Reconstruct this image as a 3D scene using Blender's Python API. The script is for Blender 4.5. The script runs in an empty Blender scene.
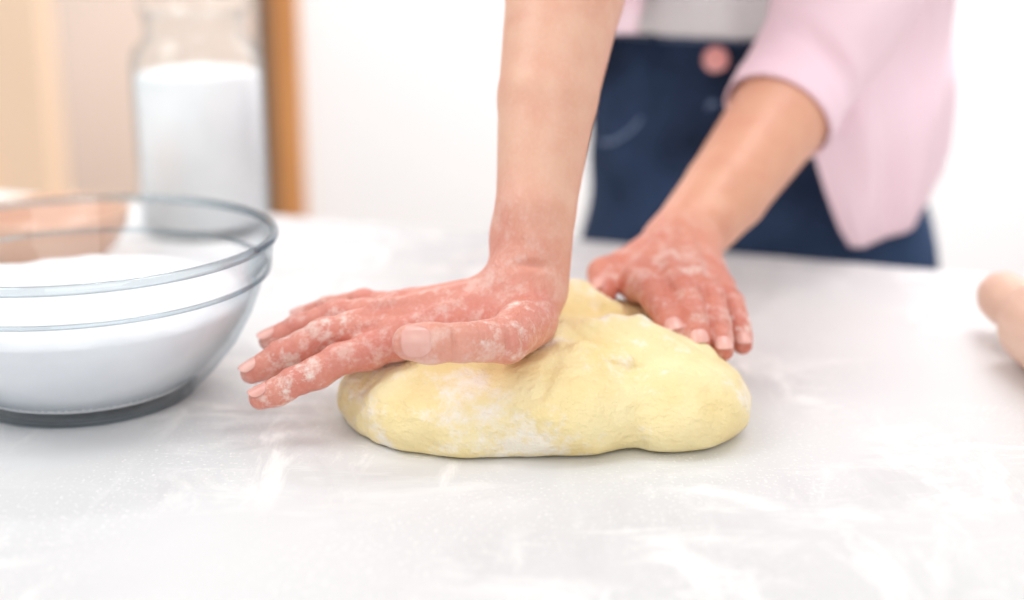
import bpy, math, numpy as np
from mathutils import Vector, Matrix, Euler
T=0.75
def lin(c):
    return tuple((v/255/12.92 if v/255<=.04045 else ((v/255+.055)/1.055)**2.4) for v in c)+(1.0,)
# ---------------- materials ----------------
def nt(name):
    m=bpy.data.materials.new(name); m.use_nodes=True
    n=m.node_tree; b=n.nodes['Principled BSDF']; return m,n,b
def node(n,t,**k):
    x=n.nodes.new(t)
    for a,v in k.items():
        if hasattr(x,a): setattr(x,a,v)
    return x
def coords(n,scale=(1,1,1),rot=(0,0,0)):
    tc=node(n,'ShaderNodeTexCoord'); mp=node(n,'ShaderNodeMapping')
    mp.inputs['Scale'].default_value=scale; mp.inputs['Rotation'].default_value=rot
    n.links.new(tc.outputs['Object'],mp.inputs['Vector']); return mp.outputs['Vector']
def noise(n,vec,scale,detail=4,rough=.5,dist=0):
    x=node(n,'ShaderNodeTexNoise'); x.inputs['Scale'].default_value=scale
    x.inputs['Detail'].default_value=detail; x.inputs['Roughness'].default_value=rough
    x.inputs['Distortion'].default_value=dist
    n.links.new(vec,x.inputs['Vector']); return x.outputs['Fac']
def ramp(n,fac,lo,hi,a=0.,b=1.):
    x=node(n,'ShaderNodeMapRange'); x.inputs['From Min'].default_value=lo; x.inputs['From Max'].default_value=hi
    x.inputs['To Min'].default_value=a; x.inputs['To Max'].default_value=b
    n.links.new(fac,x.inputs['Value']); return x.outputs['Result']
def mix(n,fac,a,b):
    x=node(n,'ShaderNodeMix'); x.data_type='RGBA'
    for i,v in ((0,fac),(6,a),(7,b)):
        if isinstance(v,(tuple,float,int)): x.inputs[i].default_value=v
        else: n.links.new(v,x.inputs[i])
    return x.outputs[2]
def math_(n,op,a,b):
    x=node(n,'ShaderNodeMath'); x.operation=op
    for i,v in ((0,a),(1,b)):
        if isinstance(v,(float,int)): x.inputs[i].default_value=v
        else: n.links.new(v,x.inputs[i])
    return x.outputs[0]
def bump(n,b,h,strength,dist=.001):
    x=node(n,'ShaderNodeBump'); x.inputs['Strength'].default_value=strength; x.inputs['Distance'].default_value=dist
    n.links.new(h,x.inputs['Height']); n.links.new(x.outputs['Normal'],b.inputs['Normal'])
def simple(name,c1,c2=None,scale=30,rough=.5,bs=0,bscale=200,sc=(1,1,1),metal=0,detail=3):
    m,n,b=nt(name); v=coords(n,sc)
    b.inputs['Roughness'].default_value=rough; b.inputs['Metallic'].default_value=metal
    f=ramp(n,noise(n,v,scale,detail),.3,.7)
    n.links.new(mix(n,f,lin(c1),lin(c2 or c1)),b.inputs['Base Color'])
    if bs: bump(n,b,noise(n,v,bscale,3),bs)
    return m
def skin_mat():
    m,n,b=nt('skin'); v=coords(n)
    a=node(n,'ShaderNodeVertexColor'); a.layer_name='Col'
    blot=ramp(n,noise(n,v,55,3),.35,.7,0,.28)
    c=mix(n,blot,a.outputs['Color'],lin((206,120,100)))
    fine=ramp(n,noise(n,v,420,2),.45,.75,0,.15)
    c=mix(n,fine,c,lin((240,200,184)))
    fl=ramp(n,noise(n,v,70,6,.72),.49,.62,0,.85)
    fl=math_(n,'MULTIPLY',fl,a.outputs['Alpha'])
    c=mix(n,fl,c,lin((244,228,219)))
    n.links.new(c,b.inputs['Base Color'])
    n.links.new(ramp(n,fl,0,.8,.42,.8),b.inputs['Roughness'])
    b.inputs['Subsurface Weight'].default_value=.08; b.inputs['Subsurface Scale'].default_value=.003
    b.inputs['Subsurface Radius'].default_value=(1,.4,.25)
    w=noise(n,v,130,4,.62)
    w2=noise(n,coords(n,(2.4,1,1)),150,3,.6,.4)
    k=ramp(n,a.outputs['Alpha'],.0,.35,.25,1.0)
    h=math_(n,'MULTIPLY',math_(n,'ADD',w,w2),k)
    bump(n,b,h,.65,.0015)
    return m
SKIN=skin_mat()
NAIL=simple('nail',(224,162,150),(236,186,174),60,.22)
def table_mat():
    m,n,b=nt('white_countertop'); 
    v=coords(n)
    st=coords(n,(4.5,13,1),(0,0,math.radians(-35)))
    st2=coords(n,(16,5,1),(0,0,math.radians(-20)))
    base=mix(n,ramp(n,noise(n,v,3,4),.35,.65),lin((222,222,223)),lin((228,228,228)))
    s1=ramp(n,noise(n,st,2.4,6,.68,.6),.50,.63)
    s2=ramp(n,noise(n,st2,2.0,6,.68,.4),.54,.65)
    patch=ramp(n,noise(n,v,5.5,2),.40,.57)
    f=math_(n,'MULTIPLY',math_(n,'MAXIMUM',s1,s2),patch)
    sp=ramp(n,noise(n,v,420,2),.60,.68); sp=math_(n,'MULTIPLY',sp,ramp(n,noise(n,v,7,2),.40,.55))
    f2=math_(n,'MAXIMUM',f,sp)
    c=mix(n,math_(n,'MULTIPLY',f2,.9),base,lin((253,252,250)))
    g=ramp(n,noise(n,coords(n,(9,4,1),(0,0,.7)),2.6,5,.65,.5),.50,.66,0,.5)
    c=mix(n,math_(n,'MULTIPLY',g,patch),c,lin((209,208,209)))
    n.links.new(c,b.inputs['Base Color'])
    n.links.new(ramp(n,f2,0,1,.42,.85),b.inputs['Roughness'])
    b.inputs['Specular IOR Level'].default_value=.3
    bump(n,b,f2,.35,.001)
    return m
def dough_mat():
    m,n,b=nt('dough'); v=coords(n)
    c=mix(n,ramp(n,noise(n,v,22,4),.35,.65),lin((242,219,158)),lin((248,233,184)))
    fl=ramp(n,noise(n,v,20,7,.72),.51,.62,0,.85)
    c=mix(n,fl,c,lin((250,243,231)))
    n.links.new(c,b.inputs['Base Color']); b.inputs['Roughness'].default_value=.6
    h=math_(n,'ADD',noise(n,v,38,7,.66),math_(n,'MULTIPLY',noise(n,v,210,3,.6),.35))
    h=math_(n,'ADD',h,math_(n,'MULTIPLY',noise(n,coords(n,(1,1,2.6),(.3,.2,.5)),60,4),.6))
    bump(n,b,h,.75,.005); return m
def glass_mat(name,tint,edge,hi=.55,lo=.03,e0=.55):
    m,n,b=nt(name); n.nodes.remove(b); out=n.nodes['Material Output']
    tr=node(n,'ShaderNodeBsdfTransparent'); gl=node(n,'ShaderNodeBsdfGlossy'); gl.inputs['Roughness'].default_value=.03
    gl.inputs['Color'].default_value=(.93,.96,.98,1)
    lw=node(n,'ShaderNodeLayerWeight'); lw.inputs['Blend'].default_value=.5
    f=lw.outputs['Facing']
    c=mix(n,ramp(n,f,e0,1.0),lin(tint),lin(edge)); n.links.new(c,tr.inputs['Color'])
    p=math_(n,'POWER',f,4.0)
    ms=node(n,'ShaderNodeMixShader'); n.links.new(ramp(n,p,0,1,lo,hi),ms.inputs[0])
    n.links.new(tr.outputs[0],ms.inputs[1]); n.links.new(gl.outputs[0],ms.inputs[2]); n.links.new(ms.outputs[0],out.inputs[0])
    return m
def denim_mat():
    m,n,b=nt('denim'); v=coords(n)
    c=mix(n,ramp(n,noise(n,v,7,4),.35,.68),lin((24,35,55)),lin((58,78,112)))
    n.links.new(c,b.inputs['Base Color']); b.inputs['Roughness'].default_value=.9
    b.inputs['Specular IOR Level'].default_value=.2
    bump(n,b,noise(n,v,14,3),.9,.016); return m
def wood(name,c1,c2,sc=(30,30,2.5),rough=.5):
    m,n,b=nt(name); v=coords(n,sc)
    c=mix(n,ramp(n,noise(n,v,1.5,5,.6),.3,.7),lin(c1),lin(c2)); n.links.new(c,b.inputs['Base Color'])
    b.inputs['Roughness'].default_value=rough; return m
TABLE=table_mat(); DOUGH=dough_mat(); DENIM=denim_mat()
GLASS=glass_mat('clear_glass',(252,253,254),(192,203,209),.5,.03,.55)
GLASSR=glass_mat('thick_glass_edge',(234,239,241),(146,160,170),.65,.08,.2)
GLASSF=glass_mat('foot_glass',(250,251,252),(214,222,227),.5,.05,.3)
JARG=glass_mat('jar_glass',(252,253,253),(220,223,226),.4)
FLOUR=simple('flour',(248,248,249),(241,241,243),40,.9,.5,90)
PINK=simple('pink_cotton',(250,224,233),(247,216,227),8,.9,.3,300)
WHITE=simple('white_cotton',(253,253,254),(250,250,251),12,.9,.2,300)
WALLW=simple('white_wall_paint',(248,248,249),(245,245,247),3,.9)
WALLB=simple('beige_wall_paint',(240,232,227),(234,226,221),2,.9)
FLOORM=wood('floor_boards',(190,170,150),(165,143,120),(3,30,3))
WOODO=wood('oak_trim',(206,146,88),(180,120,68)); WOODD=wood('dark_oak_edge',(112,96,86),(92,78,68))
DOORM=wood('pale_oak_door',(255,228,202),(252,221,190),(12,12,2))
PINW=wood('rolling_pin_beech',(236,202,182),(224,184,162),(50,6,50))
AMBER=simple('glazed_bowl',(228,188,162),(216,172,146),20,.15)
COPPER=simple('copper_button',(255,190,185),(250,170,165),40,.3,metal=.1)
THREAD=simple('stitching',(122,138,170),(106,122,156),50,.8)
HAIR=wood('brown_hair',(92,60,40),(60,38,26),(80,80,6)); EYE=simple('eye_white',(240,240,240),None,5,.2); IRIS=simple('iris',(70,50,35),None,5,.2)
SHOE=simple('shoe_canvas',(235,235,235),(220,220,220),20,.8)
# ---------------- mesh helpers ----------------
def mk(name,V,F,m,parent=None,smooth=True,col=None,dz=T):
    V=np.array(V,dtype=np.float64).copy(); V[:,2]+=dz
    me=bpy.data.meshes.new(name)
    if isinstance(F,np.ndarray):
        me.vertices.add(len(V)); me.vertices.foreach_set('co',V.ravel())
        nf=len(F); me.loops.add(nf*4); me.loops.foreach_set('vertex_index',F.astype(np.int32).ravel())
        me.polygons.add(nf); me.polygons.foreach_set('loop_start',np.arange(0,nf*4,4,dtype=np.int32))
        me.update(calc_edges=True); me.validate()
    else:
        me.from_pydata([tuple(v) for v in V],[],[tuple(f) for f in F]); me.update()
    if smooth: me.polygons.foreach_set('use_smooth',[True]*len(me.polygons))
    if col is not None:
        at=me.color_attributes.new('Col','FLOAT_COLOR','POINT'); at.data.foreach_set('color',np.asarray(col,dtype=np.float32).ravel())
    me.materials.append(m)
    o=bpy.data.objects.new(name,me); bpy.context.collection.objects.link(o)
    if parent: o.parent=parent
    return o
def empty(name):
    o=bpy.data.objects.new(name,None); bpy.context.collection.objects.link(o); return o
def solid(o,t,off=0):
    md=o.modifiers.new('s','SOLIDIFY'); md.thickness=t; md.offset=off
def lathe(prof,c,seg=96):
    V=[];F=[]
    n=len(prof)
    for (r,z) in prof:
        for i in range(seg):
            a=2*math.pi*i/seg; V.append((c[0]+r*math.cos(a),c[1]+r*math.sin(a),z+c[2]))
    for j in range(n-1):
        for i in range(seg):
            k=(i+1)%seg; F.append((j*seg+i,j*seg+k,(j+1)*seg+k,(j+1)*seg+i))
    return V,F
def box(name,lo,hi,m,parent=None,frame=None,bev=.003,dz=T):
    V=[(x,y,z) for x in (lo[0],hi[0]) for y in (lo[1],hi[1]) for z in (lo[2],hi[2])]
    F=[(0,1,3,2),(4,6,7,5),(0,4,5,1),(2,3,7,6),(0,2,6,4),(1,5,7,3)]
    if frame: V=[frame(v) for v in V]
    o=mk(name,V,F,m,parent,smooth=False,dz=dz)
    if bev:
        b=o.modifiers.new('b','BEVEL'); b.width=bev; b.segments=3
    return o
class Vol:
    def __init__(s,lo,hi,h):
        s.lo=np.array(lo,float); s.h=h
        n=[int(math.ceil((hi[i]-lo[i])/h))+1 for i in range(3)]
        s.ax=[(lo[i]+h*np.arange(n[i])).astype(np.float32) for i in range(3)]
        s.V=np.full(n,1.0,np.float32)
    def loc(s,lo,hi):
        sl=[]
        for i in range(3):
            a=max(0,int((lo[i]-s.lo[i])/s.h)); b=min(len(s.ax[i]),int((hi[i]-s.lo[i])/s.h)+2); sl.append(slice(a,max(a,b)))
        x=s.ax[0][sl[0]][:,None,None]; y=s.ax[1][sl[1]][None,:,None]; z=s.ax[2][sl[2]][None,None,:]
        return tuple(sl),x,y,z
    def comb(s,sl,d,k,op):
        A=s.V[sl]
        if A.size==0: return
        if op=='u':
            h=np.maximum(k-np.abs(A-d),0)/k; s.V[sl]=np.minimum(A,d)-h*h*k*.25
        else:
            d=-d; h=np.maximum(k-np.abs(A-d),0)/k; s.V[sl]=np.maximum(A,d)+h*h*k*.25
    def cone(s,a,b,r1,r2,k=.008,flat=None,op='u'):
        a=np.array(a,float); b=np.array(b,float); R=max(r1,r2)+k*1.2+3*s.h
        sl,x,y,z=s.loc(np.minimum(a,b)-R,np.maximum(a,b)+R)
        ab=b-a; L=float(ab@ab)+1e-12
        t=np.clip(((x-a[0])*ab[0]+(y-a[1])*ab[1]+(z-a[2])*ab[2])/L,0,1)
        qx=x-a[0]-t*ab[0]; qy=y-a[1]-t*ab[1]; qz=z-a[2]-t*ab[2]
        if flat:
            nn=np.array(flat[0],float); nn/=np.linalg.norm(nn); e=(qx*nn[0]+qy*nn[1]+qz*nn[2])*(flat[1]-1)
            qx=qx+nn[0]*e; qy=qy+nn[1]*e; qz=qz+nn[2]*e
        d=np.sqrt(qx*qx+qy*qy+qz*qz)-(r1+(r2-r1)*t)
        s.comb(sl,d,k,op)
    def ell(s,c,r,k=.01,op='u',rz=0):
        R=max(r)+k*1.2+3*s.h
        sl,x,y,z=s.loc([c[i]-R for i in range(3)],[c[i]+R for i in range(3)])
        X=x-c[0];Y=y-c[1];Z=z-c[2]
        if rz: X,Y=X*math.cos(rz)+Y*math.sin(rz),-X*math.sin(rz)+Y*math.cos(rz)
        k0=np.sqrt((X/r[0])**2+(Y/r[1])**2+(Z/r[2])**2)+1e-6; k1=np.sqrt((X/r[0]**2)**2+(Y/r[1]**2)**2+(Z/r[2]**2)**2)+1e-6
        s.comb(sl,k0*(k0-1)/k1,k,op)
    def mesh(s):
        V=s.V; S=V<0
        S8=S.astype(np.uint8); c=sum(S8[a:S8.shape[0]-1+a,b:S8.shape[1]-1+b,d:S8.shape[2]-1+d] for a in(0,1) for b in(0,1) for d in(0,1))
        act=(c>0)&(c<8); idx=np.argwhere(act)
        offs=[(a,b,d) for a in(0,1) for b in(0,1) for d in(0,1)]
        cv=np.stack([V[idx[:,0]+o[0],idx[:,1]+o[1],idx[:,2]+o[2]] for o in offs],1)
        acc=np.zeros((len(idx),3)); cnt=np.zeros(len(idx))
        for i in range(8):
            for j in range(i+1,8):
                oa=np.array(offs[i]);ob=np.array(offs[j])
                if abs(oa-ob).sum()!=1: continue
                va=cv[:,i];vb=cv[:,j]; m=(va<0)!=(vb<0)
                t=np.where(m,va/(np.where(m,va-vb,1)),0)
                acc+=(oa+t[:,None]*(ob-oa))*m[:,None]; cnt+=m
        P=s.lo+s.h*(idx+acc/cnt[:,None])
        I=np.full(act.shape,-1,np.int64); I[act]=np.arange(len(idx))
        F=[]
        for ax in range(3):
            p,q=(ax+1)%3,(ax+2)%3
            A=np.take(S,range(S.shape[ax]-1),ax); B=np.take(S,range(1,S.shape[ax]),ax)
            e=np.argwhere(A!=B)
            ok=(e[:,p]>0)&(e[:,q]>0)&(e[:,p]<S.shape[p]-1)&(e[:,q]<S.shape[q]-1); e=e[ok]
            ins=S[e[:,0],e[:,1],e[:,2]]
            ids=[]
            for dp,dq in((-1,-1),(0,-1),(0,0),(-1,0)):
                g=e.copy(); g[:,p]+=dp; g[:,q]+=dq; ids.append(I[g[:,0],g[:,1],g[:,2]])
            f=np.stack(ids,1); f[~ins]=f[~ins][:,::-1]; F.append(f)
        F=np.concatenate(F); return P,F[(F>=0).all(1)]
def relax(P,F,it=1,lam=.5):
    for _ in range(it):
        A=np.zeros_like(P); C=np.zeros(len(P))
        for a in range(4):
            b=(a+1)%4
            np.add.at(A,F[:,a],P[F[:,b]]); np.add.at(A,F[:,b],P[F[:,a]]); np.add.at(C,F[:,a],1); np.add.at(C,F[:,b],1)
        P=P+lam*(A/np.maximum(C,1)[:,None]-P)
    return P
# ---------------- frames ----------------
tx,ty=.9409,-.3387; nx_,ny_=.3387,.9409
def fr(oy):
    return lambda v:(v[0]*tx+v[1]*nx_, oy+v[0]*ty+v[1]*ny_, v[2])
TF=fr(1.266); WF=fr(2.2)
# ---------------- table ----------------
tb=empty('kitchen_table')
box('top',(-1.15,-1.7,-.04),(1.0,0,0),TABLE,tb,TF,.004)
box('apron_back',(-1.05,-.09,-.12),(.9,-.07,-.04),TABLE,tb,TF,.002)
for i,(a,b) in enumerate(((-1.08,-.12),(.87,-.12),(-1.08,-1.62),(.87,-1.62))):
    box('leg_%d'%(i+1),(a,b,-.75),(a+.06,b+.06,-.04),TABLE,tb,TF,.004)
# ---------------- room ----------------
box('floor',(-3,-3.2,-.80),(3,2.6,-.75),FLOORM,None,WF,0)
box('wall_back',(-.365,0,-.75),(3,.12,1.9),WALLW,None,WF,0)
box('wall_hall',(-3,1.1,-.75),(.6,1.2,1.9),WALLB,None,WF,0)
box('hall_light_block',(-3,0,1.9),(.6,1.2,1.95),WALLW,None,WF,0)  # unseen slab, added to keep the hall lamp's spill off the table
box('wall_left',(-3,0,-.75),(-1.72,.12,1.9),WALLW,None,WF,0)
d=empty('door_1'); box('leaf',(-1.66,.02,-.745),(-.885,.065,1.35),DOORM,d,WF,.004)
for i,(z0,z1) in enumerate(((-.6,.2),(.35,1.2))):
    box('panel_%d'%i,(-1.54,.008,z0),(-1.02,.022,z1),DOORM,d,WF,.006)
t1=empty('trim_1'); box('casing',(-.410,-.02,-.75),(-.365,.13,1.42),WOODO,t1,WF,.006)
box('edge',(-.440,-.01,-.75),(-.4101,.12,1.42),WOODD,t1,WF,.002)
t2=empty('trim_2'); box('casing',(-1.72,-.02,-.75),(-1.665,.13,1.42),WOODO,t2,WF,.006)
box('trim_3',(-1.72,-.02,1.4201),(-.365,.13,1.49),WOODO,None,WF,.006)
box('baseboard_back',(-.364,-.018,-.749),(3,-.0001,-.65),WALLW,None,WF,.004)
# ---------------- dough ----------------
D=Vol((-.13,.70,-.006),(.17,.96,.10),.0015)
D.ell((.010,.803,.015),(.103,.078,.034),.01)
D.ell((-.048,.800,.010),(.054,.050,.026),.02)
D.ell((-.03,.768,.010),(.050,.042,.022),.02)
D.ell((.045,.870,.020),(.070,.055,.029),.02)
D.ell((.088,.787,.016),(.050,.062,.029),.006,rz=.2)
D.ell((.025,.769,.018),(.060,.051,.029),.006,rz=-.15)
D.ell((.070,.800,.026),(.050,.038,.028),.004,rz=-.35)
D.ell((-.035,.764,.014),(.045,.035,.022),.005,rz=.3)
D.ell((.010,.800,.030),(.045,.030,.020),.004,rz=.2)
D.cone((.030,.845,.033),(.040,.866,.056),.020,.009,.012)
D.cone((.044,.866,.054),(.060,.852,.046),.009,.010,.004)
D.cone((.016,.815,.038),(.048,.802,.046),.014,.013,.004)
D.cone((.062,.812,.044),(.108,.800,.032),.014,.014,.005)
D.cone((.026,.798,.048),(.038,.770,.040),.009,.008,.003)
D.cone((.058,.810,.051),(.078,.784,.041),.008,.007,.003)
D.cone((.040,.774,.046),(.064,.768,.042),.007,.006,.003)
D.cone((.076,.812,.052),(.094,.790,.043),.006,.006,.003)
G=[((.034,.784,.057),(.046,.790,.057),.0080),((.046,.790,.057),(.060,.802,.062),.0055),((.010,.785,.060),(-.024,.742,.040),.0030),((.048,.768,.055),(.066,.734,.036),.0036),
   ((.080,.782,.057),(.114,.746,.036),.0032),((-.030,.800,.052),(-.070,.765,.030),.0024),((.028,.768,.055),(.016,.730,.036),.0028),((.10,.80,.052),(.135,.782,.034),.0028),
   ((.066,.790,.058),(.084,.760,.048),.003),((.020,.790,.060),(.006,.768,.052),.0025),((.050,.800,.064),(.058,.830,.060),.0035),((.020,.800,.062),(.030,.835,.058),.003)]
for a,b,r in G: D.cone(a,b,r,r*.5,.005,op='s')
X,Y,Z=D.ax[0][:,None,None],D.ax[1][None,:,None],D.ax[2][None,None,:]
def wob(X,Y,Z,f,ph): return np.sin(X*f+ph+2*np.sin(Y*f*.6+ph))*np.cos(Y*f*1.1-ph+1.3*np.sin(Z*f*.8))*np.cos(Z*f*.9+ph)
D.V=D.V+.0015*wob(X,Y,Z,75,1.)+.0009*wob(X,Y,Z,170,2.)+.0005*wob(X,Y,Z,330,.5)
flatd=(.0006-Z)+0*X+0*Y; h=np.maximum(.004-np.abs(D.V-flatd),0)/.004; D.V=np.maximum(D.V,flatd)+h*h*.004*.25
P,F=D.mesh(); P=relax(P,F,1,.4); mk('bread_dough',P,F,DOUGH)
# ---------------- hands ----------------
woman=empty('woman')
def hand_cols(P,flush_shade,base,handc,handpts,flourpts):
    d=np.min([np.linalg.norm(P-np.array(q),axis=1) for q in handpts],axis=0)
    w=np.clip(1-(d-.03)/.06,0,1)[:,None]
    C=np.array(lin(base))[None]*(1-w)+np.array(lin(handc))[None]*w
    hd=np.min([np.linalg.norm(P-np.array(q),axis=1)/s for q,s in flush_shade],axis=0)
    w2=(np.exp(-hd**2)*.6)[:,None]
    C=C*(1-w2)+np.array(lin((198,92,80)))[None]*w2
    fd=np.min([np.linalg.norm(P-np.array(q),axis=1)/s for q,s in flourpts],axis=0)
    C[:,3]=np.clip(np.exp(-fd**2)*1.3,.42*w[:,0]+.02,1); return C
def nail(tip,dip,nrm,r,L,wd,name,parent,lift=.0006):
    tip=Vector(tip);dip=Vector(dip);a=(tip-dip).normalized();n=Vector(nrm);n=(n-a*n.dot(a)).normalized();s=a.cross(n)
    V=[];F=[];NU,NV=17,19
    base=tip-a*(L*.55)
    for j in range(NV):
        v=j/(NV-1); vv=2*v-1; w=max(0,1-abs(vv)**2.4)**.5
        w=max(w,.06)
        for i in range(NU):
            th=(2*i/(NU-1)-1)*wd*w
            p=base+a*(v*L)+s*(r*1.0*math.sin(th))+n*(r*math.cos(th)+lift-.0018*max(0,v-.35)**2-.0009*(1 if v<.05 else 0))
            V.append(tuple(p))
    for j in range(NV-1):
        for i in range(NU-1):
            q=j*NU+i; F.append((q,q+1,q+NU+1,q+NU))
    o=mk(name,V,F,NAIL,parent); solid(o,.0006); return o
def finger(vol,pts,rs,dors,k=.003):
    for i in range(len(pts)-1):
        vol.cone(pts[i],pts[i+1],rs[i],rs[i+1],k)
    dv=np.array(dors,float)
    for i in (1,2):
        p=np.array(pts[i]); vol.ell(tuple(p+dv*.0014),(rs[i]*1.0,)*3,.003)
        a=np.array(pts[i+1])-np.array(pts[i-1]); a/=np.linalg.norm(a); sd=np.cross(a,dv)
        for off in (-.0036,0,.0036):
            if i==2 and off!=0: continue
            c=p+dv*(rs[i]+.0022)+a*off
            vol.cone(c-sd*rs[i]*.5,c+sd*rs[i]*.5,.0012,.0012,.0022,op='s')
        c=p-dv*(rs[i]+.0006); vol.cone(c-sd*rs[i]*.8,c+sd*rs[i]*.8,.0010,.0010,.003,op='s')
    for i in range(len(pts)-1):
        m=(np.array(pts[i])+np.array(pts[i+1]))/2-dv*.0016; r=(rs[i]+rs[i+1])/2*.93
        vol.ell(tuple(m),(r,r,r),.006)
# --- her right hand (nearest the camera, fingers to camera-left)
A=Vol((-.175,.69,.005),(.115,1.10,.42),.0012)
RI=[(-.066,.776,.053),(-.098,.765,.045),(-.122,.756,.035),(-.141,.751,.0275)]
RM=[(-.074,.791,.061),(-.109,.785,.054),(-.133,.780,.043),(-.150,.776,.034)]
RR=[(-.070,.806,.061),(-.104,.811,.058),(-.127,.811,.050),(-.145,.809,.043)]
RP=[(-.062,.824,.058),(-.091,.835,.059),(-.113,.842,.053),(-.131,.847,.0465)]
RT=[(.010,.780,.064),(-.003,.744,.0640),(-.0270,.723,.0690),(-.0535,.716,.0715)]
for q,(c0,r0) in zip((RI,RM,RR,RP),(((.000,.796,.066),.0145),((-.002,.802,.069),.0145),((-.002,.810,.069),.0145),((.000,.820,.067),.0135))):
    A.cone(c0,q[0],r0,.0108,.008)
dR=np.array((-.25,-.05,.96)); dR/=np.linalg.norm(dR)
finger(A,RI,[.0104,.0090,.0080,.0066],dR); finger(A,RM,[.0104,.0090,.0080,.0066],dR)
finger(A,RR,[.0100,.0086,.0076,.0063],dR); finger(A,RP,[.0090,.0076,.0067,.0056],dR)
A.cone(RI[0],RM[0],.0094,.0096,.006); A.cone(RM[0],RR[0],.0096,.0094,.006); A.cone(RR[0],RP[0],.0092,.0088,.006)
A.cone((-.02,.822,.055),(.008,.816,.060),.012,.015,.012)
A.cone((-.002,.786,.060),(-.036,.786,.055),.0125,.009,.008)
A.cone((.002,.770,.058),(-.014,.774,.054),.010,.006,.006)
for q,c0 in zip((RI,RM,RR,RP),((-.004,.796,.080),(-.006,.802,.0815),(-.006,.810,.0815),(-.004,.819,.079))):
    p=np.array(q[0]); A.ell((p[0],p[1],p[2]+.0040),(.0100,.0082,.0084),.004)
    A.cone(c0,(p[0]+.004,p[1],p[2]+.0098),.0024,.0022,.005)
for a,b in ((RI,RM),(RM,RR),(RR,RP)):
    m=(np.array(a[0])+np.array(b[0]))/2; A.cone((m[0]+.008,m[1],m[2]+.016),(m[0]-.014,m[1],m[2]+.013),.002,.0040,.005,op='s')
A.cone((-.080,.750,.0700),(-.012,.757,.0790),.0110,.0070,.004,op='s')
A.cone((-.080,.748,.0560),(-.020,.752,.0620),.0090,.0060,.004,op='s')
A.cone(RT[0],RT[1],.0160,.0132,.006); A.cone(RT[1],RT[2],.0130,.0104,.002); A.cone(RT[2],RT[3],.0108,.0098,.002)
A.ell((-.0430,.7178,.0702),(.0140,.0108,.0116),.002)
for dx in (-.0040,0,.0040):
    A.cone((-.0265+dx,.7155,.0810),(-.0258+dx,.7105,.063),.0014,.0014,.0022,op='s')
A.cone((-.001,.731,.077),(-.004,.728,.056),.0014,.0010,.003,op='s')
A.cone((.004,.734,.078),(.008,.736,.058),.0012,.0009,.003,op='s')
A.cone((.004,.806,.079),(.002,.803,.066),.0200,.0175,.012)
A.ell((.008,.797,.066),(.0170,.019,.017),.012)
A.cone((.012,.808,.078),(.014,.822,.120),.0215,.0235,.010)
A.cone((.014,.822,.120),(.0215,.860,.180),.0235,.0300,.003)
A.cone((.0215,.860,.180),(.033,.902,.240),.0300,.0368,.003)
A.cone((.033,.902,.240),(.047,.965,.325),.0368,.0410,.003)
A.cone((.047,.965,.325),(.035,1.05,.365),.0410,.0440,.003)
A.ell((-.004,.822,.102),(.008,.009,.012),.012)
A.cone((-.010,.788,.096),(.028,.792,.093),.0009,.0009,.005,op='s')
P,F=A.mesh(); P=relax(P,F,1,.45)
flush_shade=[(q[i],.013) for q in (RI,RM,RR,RP) for i in (0,1,2,3)]+[(RT[1],.010),((.01,.78,.07),.016),((-.045,.764,.062),.026),((-.02,.770,.074),.016),((-.075,.768,.048),.020)]  # knuckle flush; last spots paint shade behind the thumb as darker red
C=hand_cols(P,flush_shade,(226,178,152),(222,150,132),[RI[1],RM[0],RP[0],RT[1],RT[3],(-.03,.8,.07),RR[2]],[(RT[1],.018),((-.016,.724,.078),.014),(RI[2],.024),(RM[2],.018),((-.10,.79,.06),.022),((.00,.76,.07),.020)])
dt=np.linalg.norm(P-np.array((-.038,.716,.070)),axis=1); thumb_lit=(np.exp(-(dt/.020)**2)*.6)[:,None]
C[:,:3]=C[:,:3]*(1-thumb_lit)+np.array(lin((232,172,150)))[:3]*thumb_lit  # thumb painted lighter, as if lit, against the redder palm
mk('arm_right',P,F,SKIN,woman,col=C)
nail(RT[3],RT[2],(-.15,-.93,.34),.0109,.0165,.90,'thumbnail_right',woman,.0005)
for q,r,nm in ((RI,.0067,'index'),(RM,.0067,'middle'),(RR,.0064,'ring'),(RP,.0057,'little')):
    nail(q[3],q[2],(-.3,-.25,.92),r,.0115,.98,'nail_%s_right'%nm,woman)
# --- her left hand (behind the dough)
B=Vol((.02,.77,.005),(.34,1.25,.34),.0014)
W2=(.116,.964,.062)
LI=[(.082,.882,.059),(.086,.852,.062),(.092,.830,.056),(.097,.813,.047)]
LM=[(.101,.878,.062),(.106,.845,.063),(.109,.821,.053),(.111,.806,.042)]
LR=[(.119,.881,.058),(.123,.850,.057),(.125,.828,.047),(.1265,.811,.036)]
LP=[(.134,.890,.051),(.139,.866,.049),(.141,.848,.040),(.142,.834,.032)]
LT=[(.096,.940,.060),(.076,.916,.060),(.060,.900,.060),(.0585,.878,.052)]
for q,c0 in zip((LI,LM,LR,LP),((.106,.948,.064),(.112,.950,.066),(.120,.952,.065),(.128,.954,.062))):
    B.cone(c0,q[0],.0150,.0108,.010)
dL=np.array((0,-.25,.96)); dL/=np.linalg.norm(dL)
finger(B,LI,[.0102,.0090,.0080,.0068],dL); finger(B,LM,[.0104,.0092,.0082,.0068],dL)
finger(B,LR,[.0100,.0088,.0078,.0066],dL); finger(B,LP,[.0092,.0078,.0070,.0060],dL)
B.cone(LI[0],LM[0],.0100,.0102,.008); B.cone(LM[0],LR[0],.0102,.0100,.008); B.cone(LR[0],LP[0],.0098,.0092,.008)
B.cone(LT[0],LT[1],.0170,.0125,.012); B.cone(LT[1],LT[2],.0122,.0105,.004); B.cone(LT[2],LT[3],.0105,.0085,.003)
B.cone((.092,.925,.056),(.084,.890,.056),.013,.010,.014)
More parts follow.
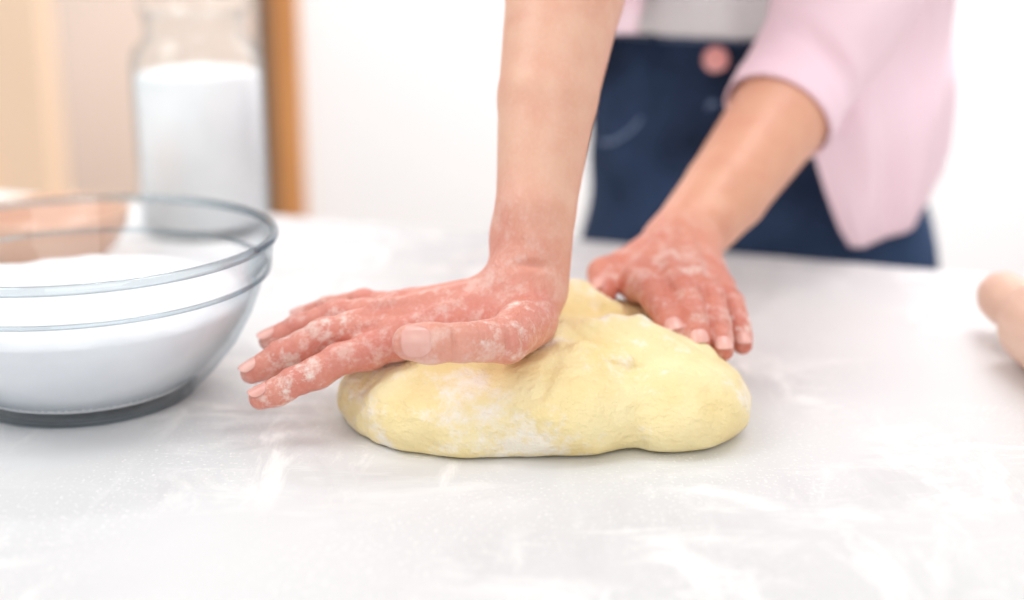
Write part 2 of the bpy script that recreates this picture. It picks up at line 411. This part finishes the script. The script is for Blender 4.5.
for q,c0 in zip((LI,LM,LR,LP),((.108,.945,.082),(.112,.946,.084),(.118,.947,.083),(.124,.950,.079))):
    p=np.array(q[0]); B.ell((p[0],p[1],p[2]+.0040),(.0086,.0100,.0085),.004)
    B.cone(c0,(p[0],p[1]+.004,p[2]+.0098),.0024,.0022,.005)
for a,b in ((LI,LM),(LM,LR),(LR,LP)):
    m=(np.array(a[0])+np.array(b[0]))/2; B.cone((m[0],m[1]+.006,m[2]+.016),(m[0],m[1]-.014,m[2]+.013),.002,.0040,.005,op='s')
B.cone(W2,(.118,.955,.058),.0235,.0205,.012)
B.cone(W2,(.155,1.012,.092),.0250,.0310,.008)
B.cone((.155,1.012,.092),(.2027,1.080,.1346),.0310,.0375,.003)
B.cone((.2027,1.080,.1346),(.242,1.135,.175),.0375,.0400,.003)
B.cone((.242,1.135,.175),(.262,1.145,.25),.0400,.0430,.003)
B.ell((.142,.972,.082),(.009,.010,.008),.010)
P,F=B.mesh(); P=relax(P,F,1,.45)
flush_shade=[(q[i],.013) for q in (LI,LM,LR,LP) for i in (0,1,2,3)]+[(LT[1],.012),(LT[3],.012)]
C=hand_cols(P,flush_shade,(224,168,138),(216,140,118),[LI[1],LM[0],LP[0],LT[1],LT[3],LR[2]],[(LM[0],.025),(LP[2],.02),(LI[0],.02)])
mk('arm_left',P,F,SKIN,woman,col=C)
nail(LT[3],LT[2],(-.75,-.1,.65),.0087,.0125,.95,'thumbnail_left',woman)
for q,r,nm in ((LI,.0069,'index'),(LM,.0069,'middle'),(LR,.0067,'ring'),(LP,.0061,'little')):
    nail(q[3],q[2],(.05,-.75,.65),r,.0100,.95,'nail_%s_left'%nm,woman)
# ---------------- body ----------------
FL=((nx_,ny_,0),1.38)
J=Vol((-.05,1.10,-.72),(.55,1.62,.20),.006)
hipc=np.array((.234,1.338,0.)); tv=np.array((tx,ty,0)); nv=np.array((nx_,ny_,0))
waist=np.array((.216,1.368,.175))
J.cone(waist,(.228,1.35,.08),.128,.150,.03,FL)
J.cone((.228,1.35,.08),(hipc[0],hipc[1],-.03),.150,.164,.03,FL)
for sgn in(-1,1):
    hp=hipc+tv*.083*sgn; J.cone(hp+np.array((0,0,-.06)),hp+tv*.01*sgn+nv*.03+np.array((0,0,-.36)),.088,.062,.03)
    J.cone(hp+tv*.01*sgn+nv*.03+np.array((0,0,-.36)),hp+tv*.015*sgn+nv*.05+np.array((0,0,-.655)),.062,.050,.03)
    J.ell(tuple(hp+nv*.06+np.array((0,0,-.03))),(.08,.07,.085),.03)
f0=hipc-nv*.125
J.cone(f0+np.array((-.0,0,-.10)),f0+tv*.0+np.array((0,.02,-.02)),.012,.004,.03,op='s')
for sg in (-1,1):
    J.cone(f0+tv*.02*sg+np.array((0,0,-.04)),f0+tv*.11*sg+nv*.02+np.array((0,0,.04)),.007,.007,.018,op='s')
    J.cone(f0+tv*.01*sg+np.array((0,0,.02)),f0+tv*.09*sg+nv*.02+np.array((0,0,.075)),.005,.005,.016,op='s')
ZZ=J.ax[2][None,None,:]; J.V=np.maximum(J.V,ZZ-.178+0*J.V)
P,F=J.mesh(); P=relax(P,F,2); mk('jeans',P,F,DENIM,woman)
def ring(cz,r,kf,h,cen,name,m,th,parent):
    V=[];F=[];N=96
    for zz in (cz,cz+h*.5,cz+h):
        for i in range(N):
            a=2*math.pi*i/N; p=np.array(cen)+tv*math.cos(a)*r+nv*math.sin(a)*r/kf; V.append((p[0],p[1],zz))
    for j in range(2):
        for i in range(N): F.append((j*N+i,j*N+(i+1)%N,(j+1)*N+(i+1)%N,(j+1)*N+i))
    o=mk(name,V,F,m,parent); solid(o,th); return o
ring(.134,.1335,1.33,.042,(.217,1.367,0),'waistband',DENIM,.005,woman)
def strip(name,pts,r,m,parent):
    cu=bpy.data.curves.new(name,'CURVE'); cu.dimensions='3D'; sp=cu.splines.new('POLY'); sp.points.add(len(pts)-1)
    for i,p in enumerate(pts): sp.points[i].co=(p[0],p[1],p[2]+T,1)
    cu.bevel_depth=r; cu.bevel_resolution=3; cu.materials.append(m)
    o=bpy.data.objects.new(name,cu); bpy.context.collection.objects.link(o); o.parent=parent; return o
fb=np.array((.217,1.367,0))-nv*.1075
def disc(name,c,nrm,r,th,m):
    q=Vector(nrm).to_track_quat('Z','Y'); V,F=lathe([(0,0),(r*.9,0),(r,th*.3),(r,th*.7),(r*.88,th),(r*.6,th*.8),(0,th*.8)],(0,0,0),32)
    V=[tuple(q@Vector(v)+Vector(c)) for v in V]; return mk(name,V,F,m,woman)
disc('button',(fb[0],fb[1],.158),-nv,.0115,.005,COPPER)
disc('rivet',(fb[0]-.003,fb[1]-.010,.118),-nv,.005,.003,THREAD)
strip('fly_seam',[(fb[0]+.02,fb[1]-.008,.132),(fb[0]+.022,fb[1]-.016,.09),(fb[0]+.012,fb[1]-.022,.04),(fb[0]-.002,fb[1]-.024,.0)],.0018,THREAD,woman)
for nm,zz,off in (('waist_stitch_top',.173,.0025),('waist_stitch_bottom',.136,.0025)):
    strip(nm,[tuple(np.array((.217,1.367,zz))+tv*math.cos(a)*(.1335+off)+nv*math.sin(a)*(.1335/1.33+off)) for a in np.linspace(math.pi,2*math.pi,40)],.0011,THREAD,woman)
for s in(-1,1):
    pp=[]
    for i in range(9):
        u=i/8; a=.045+.075*u; z=.134-.06*math.sin(u*math.pi/2); r=.133+ (.14-z)*.30
        y=-math.sqrt(max(0,1-(a/r)**2))*r/1.30-.0035; p=np.array((.217,1.367,0))+(hipc-np.array((.217,1.367,0)))*(.14-z)/.2+tv*a*s+nv*y; pp.append((p[0],p[1],z))
    strip('pocket_seam_%s'%('l' if s>0 else 'r'),pp,.0018,THREAD,woman)
for a in (-.06,.06):
    y=-math.sqrt(1-(a/.1335)**2)*.1335/1.33-.004; p=np.array((.217,1.367,0))+tv*a+nv*y
    strip('belt_loop_%s'%('l' if a>0 else 'r'),[(p[0],p[1],.128),(p[0],p[1],.182)],.0045,DENIM,woman)
Q=Vol((-.12,.98,.13),(.50,1.52,.62),.007)
Q.cone((.216,1.368,.16),(.20,1.325,.27),.122,.120,.03,FL)
Q.cone((.20,1.325,.27),(.175,1.245,.42),.120,.148,.04,FL)
Q.cone((.02,1.285,.47),(.32,1.180,.47),.055,.055,.05)
Q.ell((.120,1.155,.39),(.055,.055,.055),.03); Q.ell((.215,1.12,.39),(.055,.055,.055),.03)
for i in range(5):
    aa=-.07+.035*i; p=np.array((.212,1.36,.16))+tv*aa-nv*.1
    Q.cone(p,p+np.array((-.01,-.03,.10))+tv*.012*math.sin(i*2.),.004,.002,.012,op='s')
zz=Q.ax[2][None,None,:]; Q.V=np.maximum(Q.V,(.175-zz)+0*Q.V)
P,F=Q.mesh(); P=relax(P,F,1); mk('white_top',P,F,WHITE,woman)
cols=[
 ((.135,1.12,.53),(.115,1.10,.46),(.114,1.225,.225),None,(.112,1.243,.183)),
 ((.09,1.17,.55),(.030,1.18,.47),(.072,1.275,.225),None,(.076,1.295,.172)),
 ((.10,1.24,.55),(-.03,1.31,.45),(.050,1.375,.215),None,(.048,1.395,.12)),
 ((.14,1.27,.56),(.10,1.385,.46),(.135,1.475,.215),None,(.13,1.50,.04)),
 ((.19,1.26,.56),(.25,1.355,.46),(.285,1.455,.215),None,(.295,1.478,.03)),
 ((.22,1.22,.55),(.36,1.24,.45),(.375,1.345,.215),None,(.382,1.355,.05)),
 ((.22,1.18,.55),(.37,1.14,.44),(.382,1.262,.205),(.388,1.258,.14),(.378,1.252,.065)),
 ((.21,1.15,.55),(.32,1.07,.44),(.332,1.180,.21),(.342,1.180,.11),(.345,1.192,.030)),
 ((.20,1.13,.54),(.26,1.06,.44),(.262,1.135,.215),(.292,1.155,.10),(.308,1.178,.014)),
 ((.185,1.11,.53),(.20,1.05,.45),(.205,1.150,.217),(.2535,1.165,.08),(.287,1.176,.010)),
]
R=[]
for c in cols:
    y,t_,m_,l_,h_=[None if q is None else np.array(q,float) for q in c]
    if l_ is None: l_=(m_+h_)/2
    R.append([y,t_,m_,l_,h_])
R=np.array(R)
def cr(pts,u):
    n=len(pts)-1; x=u*n; i=min(int(x),n-1); f=x-i
    p0=pts[max(i-1,0)];p1=pts[i];p2=pts[i+1];p3=pts[min(i+2,n)]
    return .5*((2*p1)+(-p0+p2)*f+(2*p0-5*p1+4*p2-p3)*f*f+(-p0+3*p1-3*p2+p3)*f**3)
NU,NVv=150,60; V=[];F=[]
cen=np.array((.21,1.33,0))
for i in range(NU+1):
    u=i/NU; colp=[cr(R[:,k],u) for k in range(5)]
    for j in range(NVv+1):
        v=j/NVv; p=cr(np.array(colp),v)
        dirv=p-cen; dirv[2]=0; dirv/=np.linalg.norm(dirv)+1e-6
        fold=.004*math.sin(u*48+3*math.sin(v*3))+.0015*math.sin(u*90+v*4)
        p=p+dirv*(fold*min(1,v*2)*(1 if v<.95 else .6)+.003)
        V.append(tuple(p))
for i in range(NU):
    for j in range(NVv):
        a=i*(NVv+1)+j; F.append((a,a+1,a+NVv+2,a+NVv+1))
o=mk('pink_shirt',V,F,PINK,woman); solid(o,.0016)
def sleeve(name,path,rad,nf,seed=0,cuff=True):
    path=np.array(path,float); N=72; M=40; V=[];F=[]
    for j in range(M+1):
        v=j/M; c=cr(path,v); c2=cr(path,min(1,v+.02)); c1=cr(path,max(0,v-.02)); a=c2-c1; a/=np.linalg.norm(a)
        s=np.cross(a,np.array((.3,.1,1.))); s/=np.linalg.norm(s); b=np.cross(a,s)
        r=float(cr(np.array(rad,float)[:,None],v)[0])
        for i in range(N):
            th=2*math.pi*i/N
            rr=r*(1+.04*math.sin(3*th+seed+5*v)+.03*math.sin(nf*v*7+2*math.sin(th+seed)))
            if cuff and j<5: rr=r*(1+.03*math.sin(2*th+seed))+.0012
            p=c+(s*math.cos(th)+b*math.sin(th))*rr; V.append(tuple(p))
    for j in range(M):
        for i in range(N):
            k=(i+1)%N; F.append((j*N+i,j*N+k,(j+1)*N+k,(j+1)*N+i))
    o=mk(name,V,F,PINK,woman); solid(o,.002,-1); return o
sleeve('sleeve_left',[(.202,1.080,.135),(.228,1.116,.165),(.256,1.132,.205),(.285,1.15,.30),(.315,1.17,.40),(.30,1.18,.46)],[.0410,.0450,.053,.064,.072,.075],4,1.)
sleeve('sleeve_right',[(.048,.970,.325),(.047,1.00,.345),(.035,1.06,.365),(.02,1.15,.41),(.015,1.24,.455),(.03,1.27,.47)],[.056,.058,.062,.068,.072,.07],4,2.)
def rotp(P):
    M=Matrix.Rotation(math.radians(-19.8),3,'Z')@Matrix.Rotation(math.radians(38),3,'X')
    M=np.array(M); return (np.array(P)@M.T)+np.array((.125,1.045,.70))
Hh=Vol((-.13,-.16,-.22),(.13,.15,.15),.004)
Hh.ell((0,.01,.03),(.074,.092,.088),.02); Hh.ell((0,-.03,-.045),(.052,.055,.062),.03); Hh.ell((0,-.055,-.085),(.024,.02,.018),.03)
Hh.cone((0,-.085,.005),(0,-.106,-.028),.007,.011,.012); Hh.cone((-.012,-.088,-.058),(.012,-.088,-.058),.006,.006,.006)
Hh.cone((-.025,-.078,-.02),(-.04,-.07,-.02),.012,.012,.02)
for s in(-1,1):
    Hh.ell((s*.031,-.086,.012),(.015,.010,.010),.008,op='s'); Hh.ell((s*.075,.012,-.005),(.010,.02,.030),.008)
    Hh.cone((s*.018,-.084,.030),(s*.046,-.075,.030),.006,.005,.01)
Hh.cone((0,.03,-.05),(0,.06,-.19),.048,.052,.03)
P,F=Hh.mesh(); C=np.tile(np.array(lin((222,168,146))),(len(P),1)); C[:,3]=0
lip=np.exp(-(((P[:,0])/.018)**2+((P[:,1]+.092)/.012)**2+((P[:,2]+.058)/.007)**2)); C[:,:3]=C[:,:3]*(1-lip[:,None]*.7)+np.array(lin((190,90,85)))[:3]*lip[:,None]*.7
mk('head',rotp(P),F,SKIN,woman,col=C)
for s in(-1,1):
    for nm,r,off,m in(('eye',.0115,0,EYE),('iris',.0058,-.0068,IRIS)):
        V,F=lathe([(r*math.sin(math.pi*i/12),-r*math.cos(math.pi*i/12)) for i in range(13)],(s*.031,-.075+off,.012),20)
        mk('%s_%s'%(nm,'l' if s>0 else 'r'),rotp(V),F,m,woman)
Hr=Vol((-.14,-.16,-.26),(.14,.20,.16),.004)
Hr.ell((0,.02,.045),(.084,.100,.088),.02); Hr.cone((0,.06,.0),(0,.10,-.12),.075,.05,.03); Hr.cone((0,.10,.03),(0,.14,-.18),.035,.02,.03)
Hr.ell((0,-.095,-.055),(.062,.085,.115),.015,op='s')
Xh,Yh,Zh=Hr.ax[0][:,None,None],Hr.ax[1][None,:,None],Hr.ax[2][None,None,:]
Hr.V=Hr.V+.0012*np.sin(Xh*420+6*np.sin(Zh*14))*np.ones_like(Yh)
P,F=Hr.mesh(); mk('hair',rotp(P),F,HAIR,woman)
for s in(-1,1):
    S=Vol((-.06,-.20,0),(.06,.09,.12),.004); S.cone((0,-.14,.03),(0,.04,.035),.038,.034,.03); S.cone((0,.03,.04),(0,.03,.09),.036,.036,.03)
    zz=S.ax[2][None,None,:]; S.V=np.maximum(S.V,(.003-zz)+0*S.V); P,F=S.mesh()
    an=math.radians(-19.8); p=hipc+tv*(.098)*s+nv*.05
    Pr=np.stack([P[:,0]*math.cos(an)-P[:,1]*math.sin(an)+p[0],P[:,0]*math.sin(an)+P[:,1]*math.cos(an)+p[1],P[:,2]-.75],1)
    mk('shoe_%s'%('left' if s>0 else 'right'),Pr,F,SHOE,woman)
# ---------------- glass mixing bowl with flour ----------------
bowl=empty('glass_mixing_bowl'); bc=(-.266,.840,0)
outer=[(0,.0),(.060,.0),(.066,.001),(.070,.004),(.082,.016),(.095,.032),(.105,.050),(.111,.066),(.1130,.0735),(.1165,.0755),(.1180,.078),(.1195,.092),(.1212,.0955)]
inner=[(.1178,.0955),(.1160,.092),(.1142,.079),(.1100,.0735),(.107,.066),(.101,.050),(.091,.034),(.079,.021),(.066,.009),(.058,.006),(0,.006)]
V,F=lathe(outer,bc,128); V2,F2=lathe(inner,bc,128); nv0=len(V); V+=V2; F+=[tuple(i+nv0 for i in f) for f in F2]
mk('glass',V,F,GLASS,bowl)
for nm,r0,z0,a_,b_,mm in (('rim',.1203,.0978,.0026,.0030,GLASSR),('ridge',.1158,.0762,.0016,.0014,GLASSR),('foot',.0640,.0016,.0040,.0014,GLASSF)):
    pr=[(r0+a_*math.cos(t),z0+b_*math.sin(t)) for t in np.linspace(0,2*math.pi,17)]
    V,F=lathe(pr,bc,128); mk(nm,V,F,mm,bowl)
pr=[(0,.0062),(.0585,.0062),(.0663,.0092),(.0790,.0212),(.0908,.0342),(.1005,.0500),(.1040,.0585),(.1020,.0620),(.09,.0635),(.07,.065),(.045,.066),(.02,.068),(0,.069)]
V,F=lathe(pr,bc,96)
V=[(x,y,z+(.0018*math.sin(x*60+1)*math.cos(y*52)+.0006*math.sin(x*170+y*120) if z>.061 else 0)) for x,y,z in V]
mk('flour',V,F,FLOUR,bowl)
jar=empty('glass_storage_jar'); jc=(-.283,1.285,0)
o_=[(0,0),(.050,0),(.056,.003),(.059,.010),(.059,.150),(.056,.165),(.046,.176),(.044,.182),(.046,.192),(.046,.198)]
i_=[(.043,.198),(.041,.182),(.043,.174),(.053,.163),(.0562,.150),(.0562,.010),(.050,.006),(0,.006)]
V,F=lathe(o_+i_,jc,64); mk('glass',V,F,JARG,jar)
V,F=lathe([(0,.0065),(.049,.0068),(.0555,.012),(.0555,.143),(.04,.147),(0,.149)],jc,64); mk('contents',V,F,FLOUR,jar)
V,F=lathe([(0,.196),(.040,.196),(.040,.1985),(.048,.199),(.050,.204),(.048,.209),(.02,.213),(.012,.218),(.018,.226),(.014,.236),(0,.238)],jc,64); mk('lid',V,F,JARG,jar)
sc=(-.385,1.150,0)
V,F=lathe([(0,0),(.035,0),(.040,.004),(.055,.018),(.064,.034),(.067,.045),(.0665,.0475),(.0635,.046),(.060,.036),(.05,.020),(.036,.010),(0,.008)],sc,64)
mk('glazed_bowl',V,F,AMBER)
rp=empty('rolling_pin')
prof=[(0,0),(.008,.001),(.0145,.006),(.018,.016),(.0185,.030),(.0165,.045),(.013,.060),(.012,.068),(.0125,.071),(.020,.072),(.0265,.075),(.0285,.081),(.029,.09),(.029,.30),(.0285,.309),(.0265,.315),(.020,.318),(.0125,.319),(.012,.322),(.013,.330),(.0165,.345),(.0185,.360),(.018,.374),(.0145,.384),(.008,.389),(0,.39)]
V,F=lathe(prof,(0,0,0),48)
M=Matrix.Translation((.341,.970,.0292))@Matrix.Rotation(math.radians(3),4,'Z')@Matrix.Rotation(math.radians(90),4,'X')
V=[tuple(M@Vector(v)) for v in V]; mk('pin',V,F,PINW,rp)
# ---------------- light ----------------
w=bpy.data.worlds.new('w'); bpy.context.scene.world=w; w.use_nodes=True; n=w.node_tree; bg=n.nodes['Background']
tc=node(n,'ShaderNodeTexCoord'); sp=node(n,'ShaderNodeSeparateXYZ'); n.links.new(tc.outputs['Generated'],sp.inputs[0])
n.links.new(mix(n,ramp(n,sp.outputs[2],-.1,.7),(.84,.84,.85,1),(1.0,1.0,1.0,1)),bg.inputs['Color']); bg.inputs['Strength'].default_value=.74
def area(name,loc,tgt,size,pw,col=(1,1,1),spread=None):
    l=bpy.data.lights.new(name,'AREA'); l.energy=pw; l.color=col; l.shape='RECTANGLE'; l.size=size; l.size_y=size
    if spread: l.spread=math.radians(spread)
    o=bpy.data.objects.new(name,l); bpy.context.collection.objects.link(o); o.location=loc
    o.rotation_euler=(Vector(tgt)-Vector(loc)).to_track_quat('-Z','Y').to_euler(); return o
area('key_light',(-1.2,.7,2.3),(.1,.85,.8),1.1,13,(1,.995,.985))  # added key lamp from upper left, gives form to hands and dough
area('front_fill',(.5,-.9,2.1),(.1,1.1,.9),1.6,11.5)  # added fill lamp behind the camera, brightens table and torso front
area('wall_wash',(.6,1.3,2.6),(.4,2.2,1.2),1.0,22,spread=100)  # added lamp out of view, only brightens the back wall
hl=WF((-.9,.45,2.3)); ht=WF((-.75,1.1,1.0)); area('hall_fill',hl,ht,.5,30)  # added lamp hidden in the hall, lightens the beige wall
# ---------------- camera ----------------
cam=bpy.data.cameras.new('cam'); co=bpy.data.objects.new('camera',cam); bpy.context.collection.objects.link(co)
co.location=(0,0,T+.30); co.rotation_euler=(math.radians(74),0,0); cam.lens=50; cam.sensor_width=36; cam.clip_start=.02
cam.dof.use_dof=True; cam.dof.focus_distance=.775; cam.dof.aperture_fstop=2.4
bpy.context.scene.camera=co
bpy.context.scene.view_settings.view_transform='Standard'
